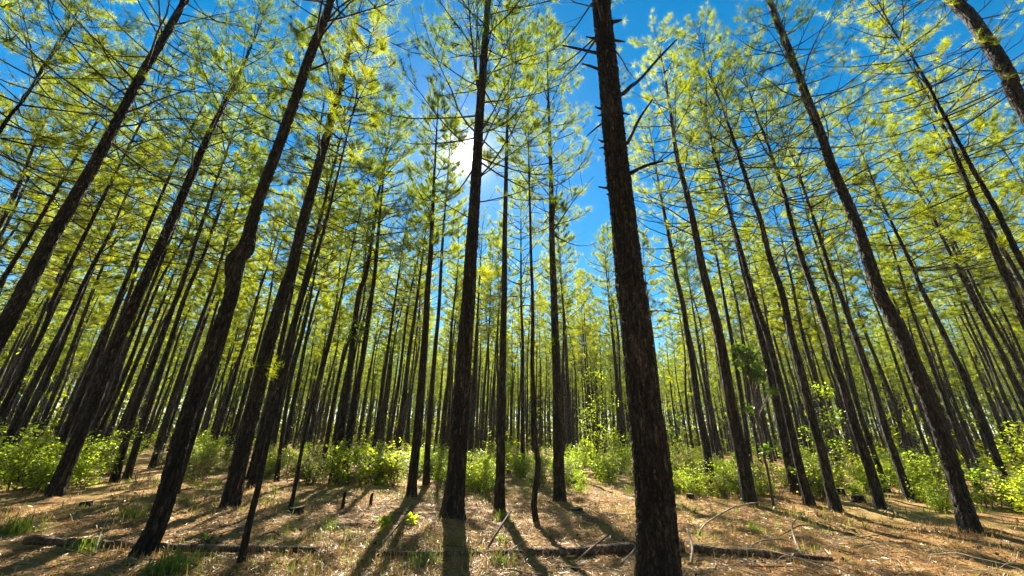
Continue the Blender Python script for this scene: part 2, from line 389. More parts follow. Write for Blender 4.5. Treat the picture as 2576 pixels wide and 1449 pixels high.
near('slim pine close behind the round topped pine', (1071, 1225), [(1079, 1075), (1094, 885), (1104, 775), (1114, 600), (1124, 475)], 15, 15, .55, 1., 1.4)
near('pine with a dark leafy clump hanging on its trunk', (866, 1207), [(889, 1025), (914, 890), (934, 750), (944, 675), (959, 500), (968, 420)], 19, 15.5, .5)
near('pine standing next left of the trunk with the leafy clump', (840, 1210), [(862, 1050), (885, 880), (903, 740), (921, 690), (939, 575)], 21, 15.5, .5)
near('pine in the shrubs between the clump trunk and the round topped pine', (994, 1188), [(1014, 1025), (1031, 875), (1049, 755)], 15, 14.5)
near('thin pine behind bright bushes left of centre', (931, 1183), [(949, 1065), (969, 925), (991, 775)], 12, 14.5)
near('thin pine between the s shaped stem and the slender straight pine', (1314, 1202), [(1315, 1075), (1315, 875), (1311, 750)], 11.5, 13.5)
near('slim pine just right of the dark pine left of the thickest trunk', (1438, 1175), [(1434, 1125), (1424, 875), (1414, 724)], 13, 14.5)
near('slim pine hugging the left side of the thickest trunk', (1568, 1180), [(1566, 1125), (1549, 925), (1529, 724)], 13, 14)
near('thin pine showing at the right side of the trunk before the sun', (1180, 1180), [(1186, 1085), (1201, 800)], 13, 14)
near('stout pine right of the thickest trunk, reaching high with a feathery top', (1887, 1275),
     [(1872, 1175), (1850, 1075), (1830, 965), (1810, 850), (1782, 735), (1767, 675), (1747, 575), (1727, 485), (1704, 400), (1689, 300), (1674, 200)], 37, 17.5, .5, 1.2)
near('first pine to the right of the thickest trunk', (1790, 1245), [(1777, 1125), (1757, 1025), (1740, 900), (1727, 825), (1717, 764), (1700, 690), (1684, 600), (1659, 475)], 23, 16, .5)
near('slim pine between the first and the stout pine right of the thickest trunk', (1810, 1180), [(1805, 1140), (1767, 925), (1747, 800), (1735, 724)], 12, 14.5)
near('pine behind the dark leaved sapling, left of a close pair', (2005, 1245), [(1980, 1140), (1950, 1000), (1922, 880), (1893, 770), (1872, 690), (1847, 580), (1815, 450), (1795, 370)], 27, 16.5, .55)
near('pine leaning left close beside the trunk behind the sapling', (2037, 1270), [(2010, 1170), (1985, 1060), (1958, 950), (1932, 850), (1902, 765), (1880, 690), (1855, 600), (1835, 530)], 25, 16.5, .6)
near('clean dark pine standing forward of the close pair on the right', (2107, 1292), [(2087, 1225), (2067, 1135), (2042, 1050), (2017, 940), (1992, 850), (1967, 735), (1937, 650), (1912, 550), (1887, 480), (1852, 370), (1817, 270), (1782, 180)], 29, 17.5, .6)
near('pine with exposed roots of dead twigs at its foot, right side', (2217, 1282), [(2187, 1175), (2152, 1075), (2122, 975), (2097, 900), (2077, 825), (2047, 735), (2017, 650), (1992, 565), (1972, 485), (1947, 410), (1927, 350), (1907, 300)], 32, 16.5, .55)
near('pine standing between the twig footed pine and the big right trunk', (2290, 1262), [(2257, 1165), (2222, 1065), (2197, 975), (2167, 890), (2137, 805), (2107, 724), (2087, 675), (2057, 580), (2027, 490), (2002, 415), (1982, 370)], 27, 16, .55)
near('slim pine in the shrubs left of the big right trunk', (2310, 1190), [(2282, 1125), (2252, 1025), (2217, 935), (2182, 850), (2152, 765), (2127, 700), (2102, 625)], 19, 15)
near('pine rising behind a pale cut stump on the right', (2117, 1226), [(2098, 1150), (2072, 1050), (2047, 940), (2022, 855), (2002, 760), (1990, 700)], 16, 15)
near('biggest right hand pine with bright edged bark along its left side', (2447, 1350),
     [(2417, 1250), (2382, 1135), (2342, 1025), (2307, 940), (2272, 855), (2237, 785), (2207, 724), (2167, 600), (2137, 520), (2097, 430), (2062, 330), (2027, 240), (1997, 160), (1967, 85), (1942, 20)], 60, 18, .58, .9, 2.4,
     ws=[(1345, 72), (1250, 58), (1135, 52), (1025, 47), (855, 42), (724, 39), (520, 31), (330, 26), (160, 22), (20, 19)])
near('pine beyond the big right trunk, foot deep in shrubs', (2552, 1262), [(2502, 1140), (2467, 1050), (2432, 960), (2397, 890), (2362, 815), (2317, 724), (2297, 675), (2257, 590), (2212, 495), (2182, 420), (2157, 360)], 29, 16, .55, 1.2)
near('pine crossing the right edge with a twin stem behind it', (2720, 1262), [(2567, 985), (2527, 900), (2487, 830), (2447, 755), (2417, 690), (2372, 600), (2337, 530), (2292, 450), (2257, 380), (2227, 320)], 30, 15.5, .5, 1.2)
near('twin stem just behind the pine that crosses the right edge', (2755, 1240), [(2585, 955), (2517, 840), (2467, 750), (2437, 685), (2397, 600), (2362, 520), (2327, 430), (2292, 365)], 23, 15.5, .5)
near('long bare pine slanting up from the right edge with whorled branches', (2950, 1350), [(2750, 985), (2576, 668), (2537, 590), (2497, 510), (2452, 435), (2412, 360), (2372, 285), (2332, 210), (2292, 140), (2247, 75)], 44, 17.5, .58)
near('heavy dark trunk cutting across the top right corner', (3290, 1390), [(2900, 790), (2576, 275), (2537, 190), (2487, 110), (2437, 40), (2400, 0)], 80, 18.5, .78, .9, 2.6,
     ws=[(1390, 95), (790, 72), (275, 56), (0, 48)])
near('slim pine slanting below the heavy top right trunk', (3040, 1225), [(2700, 670), (2576, 465), (2537, 400), (2497, 340), (2457, 270), (2422, 215)], 22, 16, .55)

near_bases = []
def child_mesh(name, parts, mats, parent, smooth=True):
    return link(name, build(name, parts, mats, smooth=smooth), parent)
def finish_tree(root, path, rf, T, rng, big):
    pass
for n, T in enumerate(NEAR):
    rng = rad(100+n)
    b = on_ground(*T['base']); near_bases.append(b)
    pts = [np.zeros(3)]; dep = [b@fw-EYEP@fw]; hz = [0.]
    last = b
    for (x, y) in T['pts']:
        p = above(b, x, y)
        if p[2] > (last[2]+.12): pts.append(p-b); last = p; 
    path = Path(pts, max(T['H'], pts[-1][2]+.8)); H = path.H
    def zdep(h): return (path.at(np.asarray(h, float))+b-EYEP)@fw
    slope = abs((T['pts'][min(1, len(T['pts'])-1)][0]-T['base'][0])/(T['pts'][min(1, len(T['pts'])-1)][1]-T['base'][1]))
    cs = 1/math.hypot(1, slope)
    if T['ws']:
        hh, rr = [], []
        P2 = [T['base']]+T['pts']; ys = [p[1] for p in P2]; xs = [p[0] for p in P2]
        for (y, w) in T['ws']:
            x = np.interp(y, ys[::-1], xs[::-1]); p = above(b, x, y); h = p[2]-b[2]
            hh.append(h); rr.append(w*cs*((p-EYEP)@fw)/(2*FPX)/math.hypot(1, (x-CX)/FPX))
        o = np.argsort(hh); hh = np.array(hh)[o]; rr = np.array(rr)[o]
        def rfun(h, hh=hh, rr=rr, H=H):
            h = np.asarray(h, float); r = np.interp(h, hh, rr)
            return np.where(h > hh[-1], rr[-1]*np.clip((H-h)/(H-hh[-1]), .02, 1)**.9, r)
        flare = .45 if n == 1 else .16
    else:
        rb = T['w']*cs*float(zdep(1.0))/(2*FPX)/math.hypot(1, (T['base'][0]-CX)/FPX)
        def rfun(h, rb=rb, H=H): return rb*np.clip((H-np.asarray(h, float))/(H-1.), .02, 1.1)**.8
        flare = .35
    root = thing('pine_tree', b, T['label'], 'tree', 'pines standing in the near part of the wood')
    pxw = T['w']
    if n == 0: tm = trunk_mesh(path, rfun, 110, .022, rng, .016, 11, flare)
    elif pxw > 40: tm = trunk_mesh(path, rfun, 44, .045, rng, .012, 12, flare)
    elif pxw > 20: tm = trunk_mesh(path, rfun, 22, .09, rng, .007, 12, flare)
    else: tm = trunk_mesh(path, rfun, 10, .25, rng, 0, 99, flare)
    trunk = child_mesh('trunk', [tm], [BARK], root)
    hl = H*T['live']
    sep = pxw > 24
    cp = crown_parts(path, rfun, H, H*.3, hl, T['L'], rng, T['dens']*rng.uniform(.6, 1.02), tb=rng.uniform(.45, .95), dead=(not sep) and T['dead'] > 0)  # tb lowers the needle tint: shade of near crowns put into their colour
    child_mesh('crown', cp, [NEEDLE, TWIG], root, False)
    if sep and T['dead'] > 0:
        D = dead_limbs(path, rfun, H*.26, hl, T['L'], rng, 1.25)
        if D is not None:
            for k in range(len(D[0])):
                Q = D[0][k]; ln = np.linalg.norm(Q[-1]-Q[0]); bp = [tubes(D[0][k:k+1], D[1][k:k+1], 5, .5, 0)]
                if ln > .7:
                    m_ = 2+int(ln*2); j = rng.randint(1, 5, m_); st = Q[j]; dr = unit(Q[j+1 if 0 else np.minimum(j+1, 5)]-Q[j-1])
                    td = unit(dr+unit(np.cross(dr, [0, 0, 1.]))*rng.choice([-1, 1], m_)[:, None]*rng.uniform(.4, 1.2, (m_, 1))+[0, 0, .2])
                    tl = ln*rng.uniform(.15, .4, m_); qq = np.linspace(0, 1, 4)
                    TP = st[:, None]+td[:, None]*(tl[:, None]*qq)[..., None]; TP[..., 2] += tl[:, None]*qq**2*.25
                    bp.append(tubes(TP, (.004+.004*tl)[:, None]*(1-.6*qq), 3, .5, 0))
                child_mesh('dead_branch', bp, [TWIG], trunk)
    T['root'] = root; T['path'] = path; T['b'] = b; T['rf'] = rfun; T['trunk'] = trunk

MOUNDS += [(T['b'][0]+.02*(k % 5-2), T['b'][1]-.12, .012+.006*(k % 4)+.0005*T['w'], .26+.005*T['w']) for k, T in enumerate(NEAR)]
MOUNDS.append((NEAR[1]['b'][0], NEAR[1]['b'][1]-.3, .05, .9))
# broken branches on the thickest trunk: pixel way points, depth offset of the tip
B0 = NEAR[0]
for pl, off, w in [
    ([(1541, 56), (1552, 54), (1564, 50)], -.2, 13), ([(1541, 101), (1556, 103), (1571, 105)], .1, 9),
    ([(1501, 96), (1487, 95), (1474, 92)], -.1, 8), ([(1500, 133), (1460, 124), (1415, 114)], -.5, 9), ([(1506, 174), (1490, 168), (1464, 160)], -.3, 9),
    ([(1560, 243), (1590, 214), (1609, 201), (1660, 143), (1703, 99)], .9, 11), ([(1509, 273), (1498, 269)], .1, 9), ([(1563, 284), (1584, 288)], -.2, 8),
    ([(1577, 362), (1592, 333), (1610, 296), (1642, 249)], .4, 11), ([(1513, 312), (1490, 330), (1474, 345)], .5, 6), ([(1517, 357), (1506, 352)], .1, 9),
    ([(1584, 437), (1612, 422), (1640, 412), (1668, 405)], -.3, 12), ([(1526, 473), (1506, 470)], .1, 9), ([(1628, 783), (1660, 782), (1693, 784)], .3, 4)]:
    k = len(pl); P3 = []
    ctr = B0['b']
    for i, (x, y) in enumerate(pl): P3.append(above(ctr, x, y, off*i/(k-1)))
    inw = P3[0].copy(); inw[:2] = B0['path'].at(np.array(inw[2]-ctr[2]))[:2]+ctr[:2]
    P3 = np.array([inw*.6+P3[0]*.4]+P3)-ctr
    P3 = catmull(P3, 9)[None]; zd = float((P3[0, 0]+ctr-EYEP)@fw)
    rr = (w*.8*zd/FPX/2)*np.linspace(1.3, .5, 9)[None]*rad(len(pl)+int(w)).uniform(.88, 1.12, 9)
    V, q, m, t = tubes(P3, rr, 7)
    nV = len(V); V = np.vstack([V, P3[0, -1]+ (P3[0,-1]-P3[0,-2])*.15])
    cap = np.array([[nV-7+i, nV-7+(i+1) % 7, nV] for i in range(7)])
    me = build('broken_branch', [(V, q, 0, .5), (np.zeros((0, 3)), cap, 0, .5)][:1], [BARK], smooth=True)
    link('broken_branch', me, B0['trunk'])

q_ = rad(12); D = dead_limbs(B0['path'], B0['rf'], 2.2, 10.5, 1.0, q_, 1.)
for k in range(len(D[0])):
    C = D[0][k]; d = C[1]-C[0]; rr_ = float(B0['rf'](C[0, 2])); L = rr_+q_.uniform(.02, .13); d = unit(d+[0, 0, q_.normal(0, .02)])
    P3 = np.stack([C[0]+d*rr_*.6, C[0]+d*(rr_*.95), C[0]+d*(rr_+.02), C[0]+d*L])
    child_mesh('branch_stub', [tubes(P3[None], np.array([[.045, .03, .018, .010]])*q_.uniform(.7, 1.2), 6)], [BARK], B0['trunk'])
# ------------------------------------------------------------------ the stand behind: copies of a few pines
rng = rad(5)
PROTO = []
for v in range(9):
    r_ = rad(900+v); H = 16.
    wob = [np.array([r_.normal(0, .10)*i**.5, r_.normal(0, .10)*i**.5, i*4.]) for i in range(5)]; wob[0][:] = 0
    path = Path(wob, H); rb = .086+.010*(v % 4)
    def rfun(h, rb=rb, H=path.H): return rb*np.clip((H-np.asarray(h, float))/(H-1.), .02, 1.1)**.8
    live = (.5, .56, .62, .52, .64, .54, .48, .6, .56)[v]
    root = thing('pine_tree', (0, 0, 0), 'x', 'tree', 'x')
    child_mesh('trunk', [trunk_mesh(path, rfun, 9, .4, r_, 0)], [BARK], root)
    cp = crown_parts(path, rfun, path.H, path.H*.25, path.H*live, (1.5, 1.7, 1.9, 1.5, 1.8, 1.4, 1.6, 1.3, 1.7)[v], r_, (1.35, 1.15, 1.0, 1.3, 1.1, 1.45, 1.2, 1.3, 1.3)[v], n_need=36, nw=.0085, need=.21, twigs=6)
    child_mesh('crown', cp, [NEEDLE, TWIG], root, False)
    PROTO.append(root)
def region(x, d):
    az = math.degrees(math.atan2(x, d))
    if az < -38: return 0
    if az < -8: return 1
    if az < 17: return 2
    if az < 43: return 3
    return 4
REG = ['at the far left, left of the crooked pine', 'between the crooked pine and the sunlit centre trunk', 'between the sunlit centre trunk and the thickest trunk',
       'between the thickest trunk and the big right trunk', 'beyond the big right trunk at the far right']
spots = []
nb = np.array([b[:2] for b in near_bases])
rowa = R(12); sp = 2.5
for i in range(-40, 41):
    for j in range(-2, 30):
        x, y = i*sp+(j % 2)*sp*.5, j*sp*.98
        x, y = x*math.cos(rowa)-y*math.sin(rowa), x*math.sin(rowa)+y*math.cos(rowa)
        x += rng.normal(0, .38); y += rng.normal(0, .38)
        d = math.hypot(x, y); az = math.degrees(math.atan2(x, y))
        if not (13.2 < d < 46) or abs(az) > 61 or rng.uniform() < .1: continue
        if np.min(np.hypot(nb[:, 0]-x, nb[:, 1]-y)) < 1.5: continue
        # a thinner strip towards the sun and to the right lets the sky through
        if abs(az+4) < 24 and d < 30 and rng.uniform() < .42: continue
        if 4 < az < 50 and rng.uniform() < (.58 if d < 30 else .25): continue
        spots.append((d, x, y))
spots.sort(); spots = spots[:250]
DFAR = spots[-1][0]
used = set()
for k, (d, x, y) in enumerate(spots):
    v = k % len(PROTO); g = region(x, y)
    lab = ('slender pine ' if d < 26 else 'distant thin pine ')+'in the crowded stand '+REG[g]
    grp = 'crowded pines '+('behind the shrubs ' if d < 26 else 'deep in the wood ')+REG[g]
    s = rng.uniform(.86, 1.12); rx, ry = rng.normal(0, .018, 2); rz = rng.uniform(0, 6.28); ws = rng.uniform(.8, 1.25)
    loc = (x, y, float(ground(x, y)))
    if v not in used:
        o = PROTO[v]; used.add(v); o.location = loc; o.rotation_euler = (rx, ry, rz); o.scale = (s, s, s); o['label'] = lab; o['group'] = grp
    else: copy_tree(PROTO[v], loc, (rx, ry, rz), (s, s, s), lab, grp)

# ------------------------------------------------------------------ far wood: one mass, with unseen pines added behind the camera
def far_wood():
    r_ = rad(77); V = []; parts = []; temps = []
    for v in range(4):
        q = rad(300+v); path = Path([np.zeros(3), np.array([q.normal(0, .1), q.normal(0, .1), 8.]), np.array([q.normal(0, .2), q.normal(0, .2), 15.])], 16)
        def rf(h): return .125*np.clip((16-np.asarray(h, float))/15, .02, 1.1)**.8
        tr = trunk_mesh(path, rf, 5, 3., q, 0)
        cp = crown_parts(path, rf, 16, 5, 6+v, 1.7, q, .6, n_need=10, need=.36, nw=.04, twigs=5, dead=False, K=4, lod=2)
        temps.append((tr, cp[1], cp[0]))
    pos = []
    sp = 2.6
    for i in range(-50, 51):
        for j in range(3, 46):
            x = i*sp+r_.normal(0, .6)+(j % 2)*1.5; y = j*sp+r_.normal(0, .6); d = math.hypot(x, y)
            if DFAR+1 < d < 112 and abs(math.atan2(x, y)) < R(62) and r_.uniform() < .85: pos.append((x, y))
    for i in range(-9, 10):  # out-of-view pines beside and behind the camera, added to block sky light
        for j in range(-9, 10):
            x = i*3.+r_.normal(0, .5); y = j*3.+r_.normal(0, .5); d = math.hypot(x, y)
            if 5 < d < 27 and abs(math.atan2(x, y)) > R(70) and np.min(np.hypot(nb[:, 0]-x, nb[:, 1]-y)) > 1.8: pos.append((x, y))
    tv = [[], [], []]; tf = [[], [], []]; ta = [[], [], []]; to = [0, 0, 0]
    for x, y in pos:
        tset = temps[r_.randint(4)]; a = r_.uniform(0, 6.28); s = r_.uniform(.88, 1.15); c, sn = math.cos(a)*s, math.sin(a)*s
        M2 = np.array([[c, -sn, 0], [sn, c, 0], [0, 0, s]])
        for i, (v, f, m, t) in enumerate(tset):
            tv[i].append(v@M2.T+[x, y, 0]); tf[i].append(f+to[i]); to[i] += len(v)
            ta[i].append(np.full(len(v), t) if np.isscalar(t) else np.clip(t*.7+r_.uniform(0, .5), 0, 1))
    n = 24000; az = R(1)*r_.uniform(-62, 62, n); d = DFAR+(118-DFAR)*r_.uniform(0, 1, n)**.6
    C = np.stack([d*np.sin(az), d*np.cos(az), -.1+9.*r_.uniform(0, 1, n)**1.8], -1)
    v, f, _, t = needles(C, unit(r_.normal(size=(n, 3))+[0, 0, .6]), np.full(n, .75), 10, r_, .14, .3)
    tv[1].append(v); tf[1].append(f+to[1]); ta[1].append(t)
    parts = [(np.concatenate(tv[i]), np.concatenate(tf[i]), (0, 1, 2)[i], np.concatenate(ta[i])) for i in range(3)]
    o = link('far_wood', build('far_wood', parts, [BARK, NEEDLE, TWIG]))
    tag(o, 'far pine wood reading as one mass of thin trunks and yellow green crowns', 'wood', None, 'stuff')
far_wood()

# ------------------------------------------------------------------ shrubs
SHR = []
for v in range(9):
    r_ = rad(40+v); lm_ = (LEAF, LEAF, OLIVELEAF, LEAF, OLIVELEAF, LEAF, LEAF, BROWNLEAF, OLIVELEAF)[v]; k_ = (1, 1, .75, 1.1, .7, .85, 1.2, .6, .8)[v]; root = thing('shrub', (0, 0, 0), 'x', 'shrub', 'x')
    B = r_.randint(9, 14); h = r_.uniform(.7, 1.35, B)
    az = r_.uniform(0, 6.28, B); lean = r_.uniform(.1, .65, B); q = np.linspace(0, 1, 5)
    P = np.stack([np.cos(az)[:, None]*(lean*h)[:, None]*q**1.2, np.sin(az)[:, None]*(lean*h)[:, None]*q**1.2, h[:, None]*q], -1)
    P[..., :2] += r_.normal(0, .12, (B, 1, 2)); P[:, 1:] += r_.normal(0, .03, (B, 4, 3))
    nb_ = 11; s = r_.uniform(.08, .98, (B, nb_)); si = s*4; i0 = np.minimum(si.astype(int), 3); f = (si-i0)[..., None]; bi = np.arange(B)[:, None]
    st = (P[bi, i0]*(1-f)+P[bi, i0+1]*f).reshape(-1, 3)
    td = unit(r_.normal(size=st.shape)*[1, 1, .5]+[0, 0, .6]); tl = r_.uniform(.15, .42, len(st))
    TP = st[:, None]+td[:, None]*(tl[:, None]*np.linspace(0, 1, 3))[..., None]
    child_mesh('stem', [tubes(P, (.011*(1-.7*q))[None].repeat(B, 0), 4), tubes(TP, np.full((len(TP), 3), .004), 3)], [STEM], root)
    nl = (17, 17, 18, 15, 18, 17, 13, 7, 17)[v]; u = r_.uniform(.15, 1.05, (len(TP), nl))
    C = (TP[:, :1]+(TP[:, 2:]-TP[:, :1])*u[..., None]).reshape(-1, 3)+r_.normal(0, .045, (len(TP)*nl, 3))
    child_mesh('foliage', [leaves(C, k_*r_.uniform(.038, .08, len(C)), r_)], [lm_], root, False)
    SHR.append(root)
used_s = set(); rng = rad(8); cnt = 0
def put_shrub(x, y, s, sz, g, lab=None):
    global cnt
    v = cnt % len(SHR); cnt += 1
    kd = ('bright green leafy', 'olive green', 'withered brown')[(0, 0, 1, 0, 1, 0, 0, 2, 1)[v]]; lab = lab or kd+' shrub in the undergrowth '+REG[g]
    grp = kd+' undergrowth shrubs '+REG[g]; loc = (x, y, float(ground(x, y))-.03); rz = (0, 0, rng.uniform(0, 6.28))
    if v not in used_s:
        o = SHR[v]; used_s.add(v); o.location = loc; o.rotation_euler = rz; o.scale = (s, s, sz); o['label'] = lab; o['group'] = grp
    else: copy_tree(SHR[v], loc, rz, (s, s, sz), lab, grp)
for k in range(4000):
    if cnt >= 285: break
    az = R(rng.uniform(-58, 58)); d = 12.2+rng.uniform(0, 1)**1.2*16
    d0 = np.interp(math.degrees(az), [-58, -45, -25, -8, 8, 25, 45, 58], [14.2, 14.8, 14, 12.8, 12.6, 13.2, 14.6, 14.4])
    if d < d0: continue
    x, y = d*math.sin(az), d*math.cos(az)
    if np.min(np.hypot(nb[:, 0]-x, nb[:, 1]-y)) < .55: continue
    if patch(x, y, 1.3, 4.) < .25 and rng.uniform() < .5: continue
    s = rng.uniform(.5, 1.2); put_shrub(x, y, s*rng.uniform(.9, 1.3), s*rng.uniform(.55, 1.02), region(x, y))

# ------------------------------------------------------------------ slender broadleaf saplings
def sapling(label, base, pts, w, clumps, leafm, nleaf=500, H=None):
    r_ = rad(int(base[0])); b = on_ground(*base)
    P = [np.zeros(3)]+[above(b, x, y)-b for x, y in pts]; C = catmull(P, 14)
    root = thing('sapling', b, label, 'sapling')
    zd = float((b-EYEP)@fw); rr = w*zd/FPX/2*np.linspace(1, .4, 14)
    parts = [tubes(C[None], rr[None], 6)]
    cs = []
    for (x, y, rx, n) in clumps:
        c = above(b, x, y)-b; rad3 = rx*zd/FPX
        q = unit(r_.normal(size=(n, 3)))*(r_.uniform(.0, 1, (n, 1))**.45)*rad3*[1, 1, .85]+c
        cs.append(q)
        tips = q[::12]; j = np.argmin(np.linalg.norm(C[None]-c[None, None], axis=2)[0]); st = C[max(j-2, 0)]
        mid = (tips+st)/2+r_.normal(0, .05, tips.shape)
        parts.append(tubes(np.stack([np.broadcast_to(st, tips.shape), mid, tips], 1), np.full((len(tips), 3), .006), 3))
    child_mesh('stem', parts, [STEM], root)
    q = np.concatenate(cs); child_mesh('foliage', [leaves(q, r_.uniform(.06, .12, len(q)), r_)], [leafm], root, False)
sapling('thin sapling with a dark green leaf clump high on its bent stem', (1947, 1282), [(1932, 1190), (1917, 1125), (1900, 1030), (1885, 950), (1878, 890)], 7,
        [(1880, 905, 38, 420), (1860, 880, 24, 200), (1905, 945, 26, 220), (1945, 985, 16, 90), (1885, 1030, 20, 70), (1925, 1130, 18, 50)], DARKLEAF)
sapling('leafy young tree with loose green foliage behind the dark pine left of the thickest trunk', (1500, 1205), [(1503, 1100), (1500, 1000), (1497, 930)], 6,
        [(1497, 950, 38, 190), (1520, 1010, 42, 230), (1480, 1040, 36, 180), (1505, 1090, 50, 280), (1545, 1100, 32, 150), (1488, 1130, 45, 230)], LEAF)
sapling('yellow green young tree among the close pines on the right', (2085, 1232), [(2080, 1120), (2070, 1020), (2062, 960)], 6,
        [(2065, 985, 32, 150), (2085, 1050, 40, 190), (2050, 1090, 34, 160), (2095, 1120, 36, 170)], LEAF)
sapling('tall leafy sapling filling the right edge below the heavy trunks', (2620, 1262), [(2600, 1150), (2585, 1070)], 7,
        [(2570, 1090, 40, 170), (2540, 1130, 40, 190), (2590, 1150, 55, 300), (2540, 1190, 45, 220), (2510, 1150, 26, 110)], LEAF)
# leaf clump on a trunk, needle shoot on another
def on_trunk(T, name, x, y, r_px, n, m, kind):
    r_ = rad(int(x)); c = above(T['b'], x, y)-T['b']; zd = float((c+T['b']-EYEP)@fw); s = r_px*zd/FPX
    h = c[2]; st = T['path'].at(np.array(h-.3*s))
    q = unit(r_.normal(size=(n, 3)))*(r_.uniform(size=(n, 1))**.45)*s*[1, 1, .8]+c
    tips = q[::8]; parts = [tubes(np.stack([np.broadcast_to(st, tips.shape), (tips+st)/2+r_.normal(0, .03, tips.shape), tips], 1), np.full((len(tips), 3), .006), 3, .5, 1)]
    parts.append(leaves(q, r_.uniform(.06, .11, n), r_) if kind == 'l' else needles(q, unit(q-st+.001), np.full(n, .17), 12, r_, .010))
    o = child_mesh(name, parts, [m, TWIG], T['trunk'], False)
def find(s): return [T for T in NEAR if s in T['label']][0]
on_trunk(find('leafy clump hanging'), 'leaf_clump', 906, 832, 36, 240, DARKLEAF, 'l')
on_trunk(find('leafy clump hanging'), 'leaf_clump', 868, 850, 24, 90, DARKLEAF, 'l')
on_trunk(find('in front of the sun'), 'needle_shoot', 1218, 688, 22, 26, NEEDLE, 'n')
on_trunk(find('straight dark pine standing left'), 'needle_shoot', 1396, 860, 26, 24, NEEDLE, 'n')
on_trunk(find('just right of the crooked'), 'needle_shoot', 680, 930, 40, 34, NEEDLE, 'n')

# ------------------------------------------------------------------ ground sheet
ang = np.linspace(-np.pi, np.pi, 361)[:-1]
rr = np.concatenate([np.arange(.0, 14, .07)+.05, np.geomspace(14.2, 900, 60)])
X = rr[:, None]*np.sin(ang)[None]; Y = rr[:, None]*np.cos(ang)[None]
Z = ground(X, Y)
g_ = rad(3)
Z += np.where(rr[:, None] < 14, g_.normal(0, .006, X.shape), 0)
V = np.stack([X, Y, Z], -1).reshape(-1, 3); idx = np.arange(len(V)).reshape(X.shape); nx = np.roll(idx, -1, 1)
F = np.stack([idx[:-1], idx[1:], nx[1:], nx[:-1]], -1).reshape(-1, 4)
tag(link('ground', build('ground', [(V, F, 0, .5)], [FLOOR], smooth=True)), None, None, None, 'structure')

def scatter(n, dmin, dmax, rng, pw=1., azm=60):
    az = R(1)*rng.uniform(-azm, azm, n); d = dmin+(dmax-dmin)*rng.uniform(0, 1, n)**pw
    return d*np.sin(az), d*np.cos(az)
r_ = rad(21)
def litter():
    n = 210000; x, y = scatter(n, 3., 13., r_, 1.25)
    z = ground(x, y)+r_.uniform(.0, .022, n)
    a = r_.uniform(0, 6.28, n); L = r_.uniform(.06, .17, n); tz = r_.normal(0, .16, n)
    d = np.stack([np.cos(a), np.sin(a), tz], -1)*L[:, None]; w = np.stack([-np.sin(a), np.cos(a), r_.normal(0, .5, n)], -1)*(r_.uniform(.002, .0062, n))[:, None]
    b = np.stack([x, y, z], -1)
    Vt = np.stack([b-w, b+w, b+d+w*.3], 1).reshape(-1, 3)
    t = np.clip(r_.beta(1.3, 1.6, n), 0, 1)
    return build('needle_litter', [(Vt, np.arange(n*3).reshape(-1, 3), 0, np.repeat(t, 3))], [LITTER])
tag(link('needle_litter', litter()), 'brown fallen pine needles strewn over the forest floor', 'needle litter', None, 'stuff')
def debris():
    n = 2600; g = rad(64); x, y = scatter(n, 3.2, 13., g, 1.3); a = g.uniform(0, 6.28, n); L = g.uniform(.06, .5, n)*g.uniform(.3, 1, n)
    q = np.linspace(-.5, .5, 4); bend = g.normal(0, .12, n)
    px = x[:, None]+np.cos(a)[:, None]*L[:, None]*q-np.sin(a)[:, None]*(L*bend)[:, None]*(q*q*4)
    py = y[:, None]+np.sin(a)[:, None]*L[:, None]*q+np.cos(a)[:, None]*(L*bend)[:, None]*(q*q*4)
    pz = ground(px, py)+g.uniform(.004, .03, n)[:, None]+g.normal(0, .012, (n, 4))
    P = np.stack([px, py, pz], -1); r = (g.uniform(.002, .007, n)*(.6+L))[:, None]*np.array([1, .95, .8, .5])
    V, F, m, t = tubes(P, r, 4)
    n = 150; x, y = scatter(n, 3.6, 10., g, 1.1); rgt = np.arange(n) < 75; x[rgt] = g.uniform(1.6, 7.5, 75); y[rgt] = g.uniform(4.4, 7.6, 75)
    a = g.normal(0, .7, n)+np.pi*g.randint(0, 2, n); L = g.uniform(.5, 1.5, n); q = np.linspace(0, 1, 7)
    px = x[:, None]+np.cos(a)[:, None]*L[:, None]*q+g.normal(0, .012, (n, 7)); py = y[:, None]+np.sin(a)[:, None]*L[:, None]*q+g.normal(0, .15, n)[:, None]*q**2+g.normal(0, .012, (n, 7))
    pz = ground(px, py)+.008+(g.uniform(0, .16, n)**1.)[:, None]*np.sin(q*np.pi*g.uniform(.6, 1., n)[:, None])
    V9, F9, _, _ = tubes(np.stack([px, py, pz], -1), g.uniform(.004, .009, n)[:, None]*(1-.7*q), 4)
    k = 900; x, y = scatter(k, 3.2, 12., g, 1.3); s = g.uniform(.018, .04, k); u = unit(g.normal(size=(k, 6, 3))*[1, 1, .5])
    c = np.stack([x, y, ground(x, y)+s*.4], -1)
    V2 = (c[:, None]+u*s[:, None, None]).reshape(-1, 3); tri = np.array([[0, 1, 2], [0, 2, 3], [0, 3, 4], [1, 2, 5], [2, 3, 5], [3, 4, 5], [0, 4, 1], [4, 5, 1]])
    F2 = (np.arange(k)[:, None, None]*6+tri).reshape(-1, 3)
    return build('twig_debris', [(V, F, 0, .5), (V2, F2, 1, .5), (V9[:75*28], F9[:75*24], 2, .5), (V9[75*28:], F9[75*24:]-75*28, 0, .5)], [DEADWOOD, BARK, PALEWOOD])
tag(link('twig_debris', debris()), 'small broken twigs, cones and bark bits scattered over the litter', 'debris', None, 'stuff')
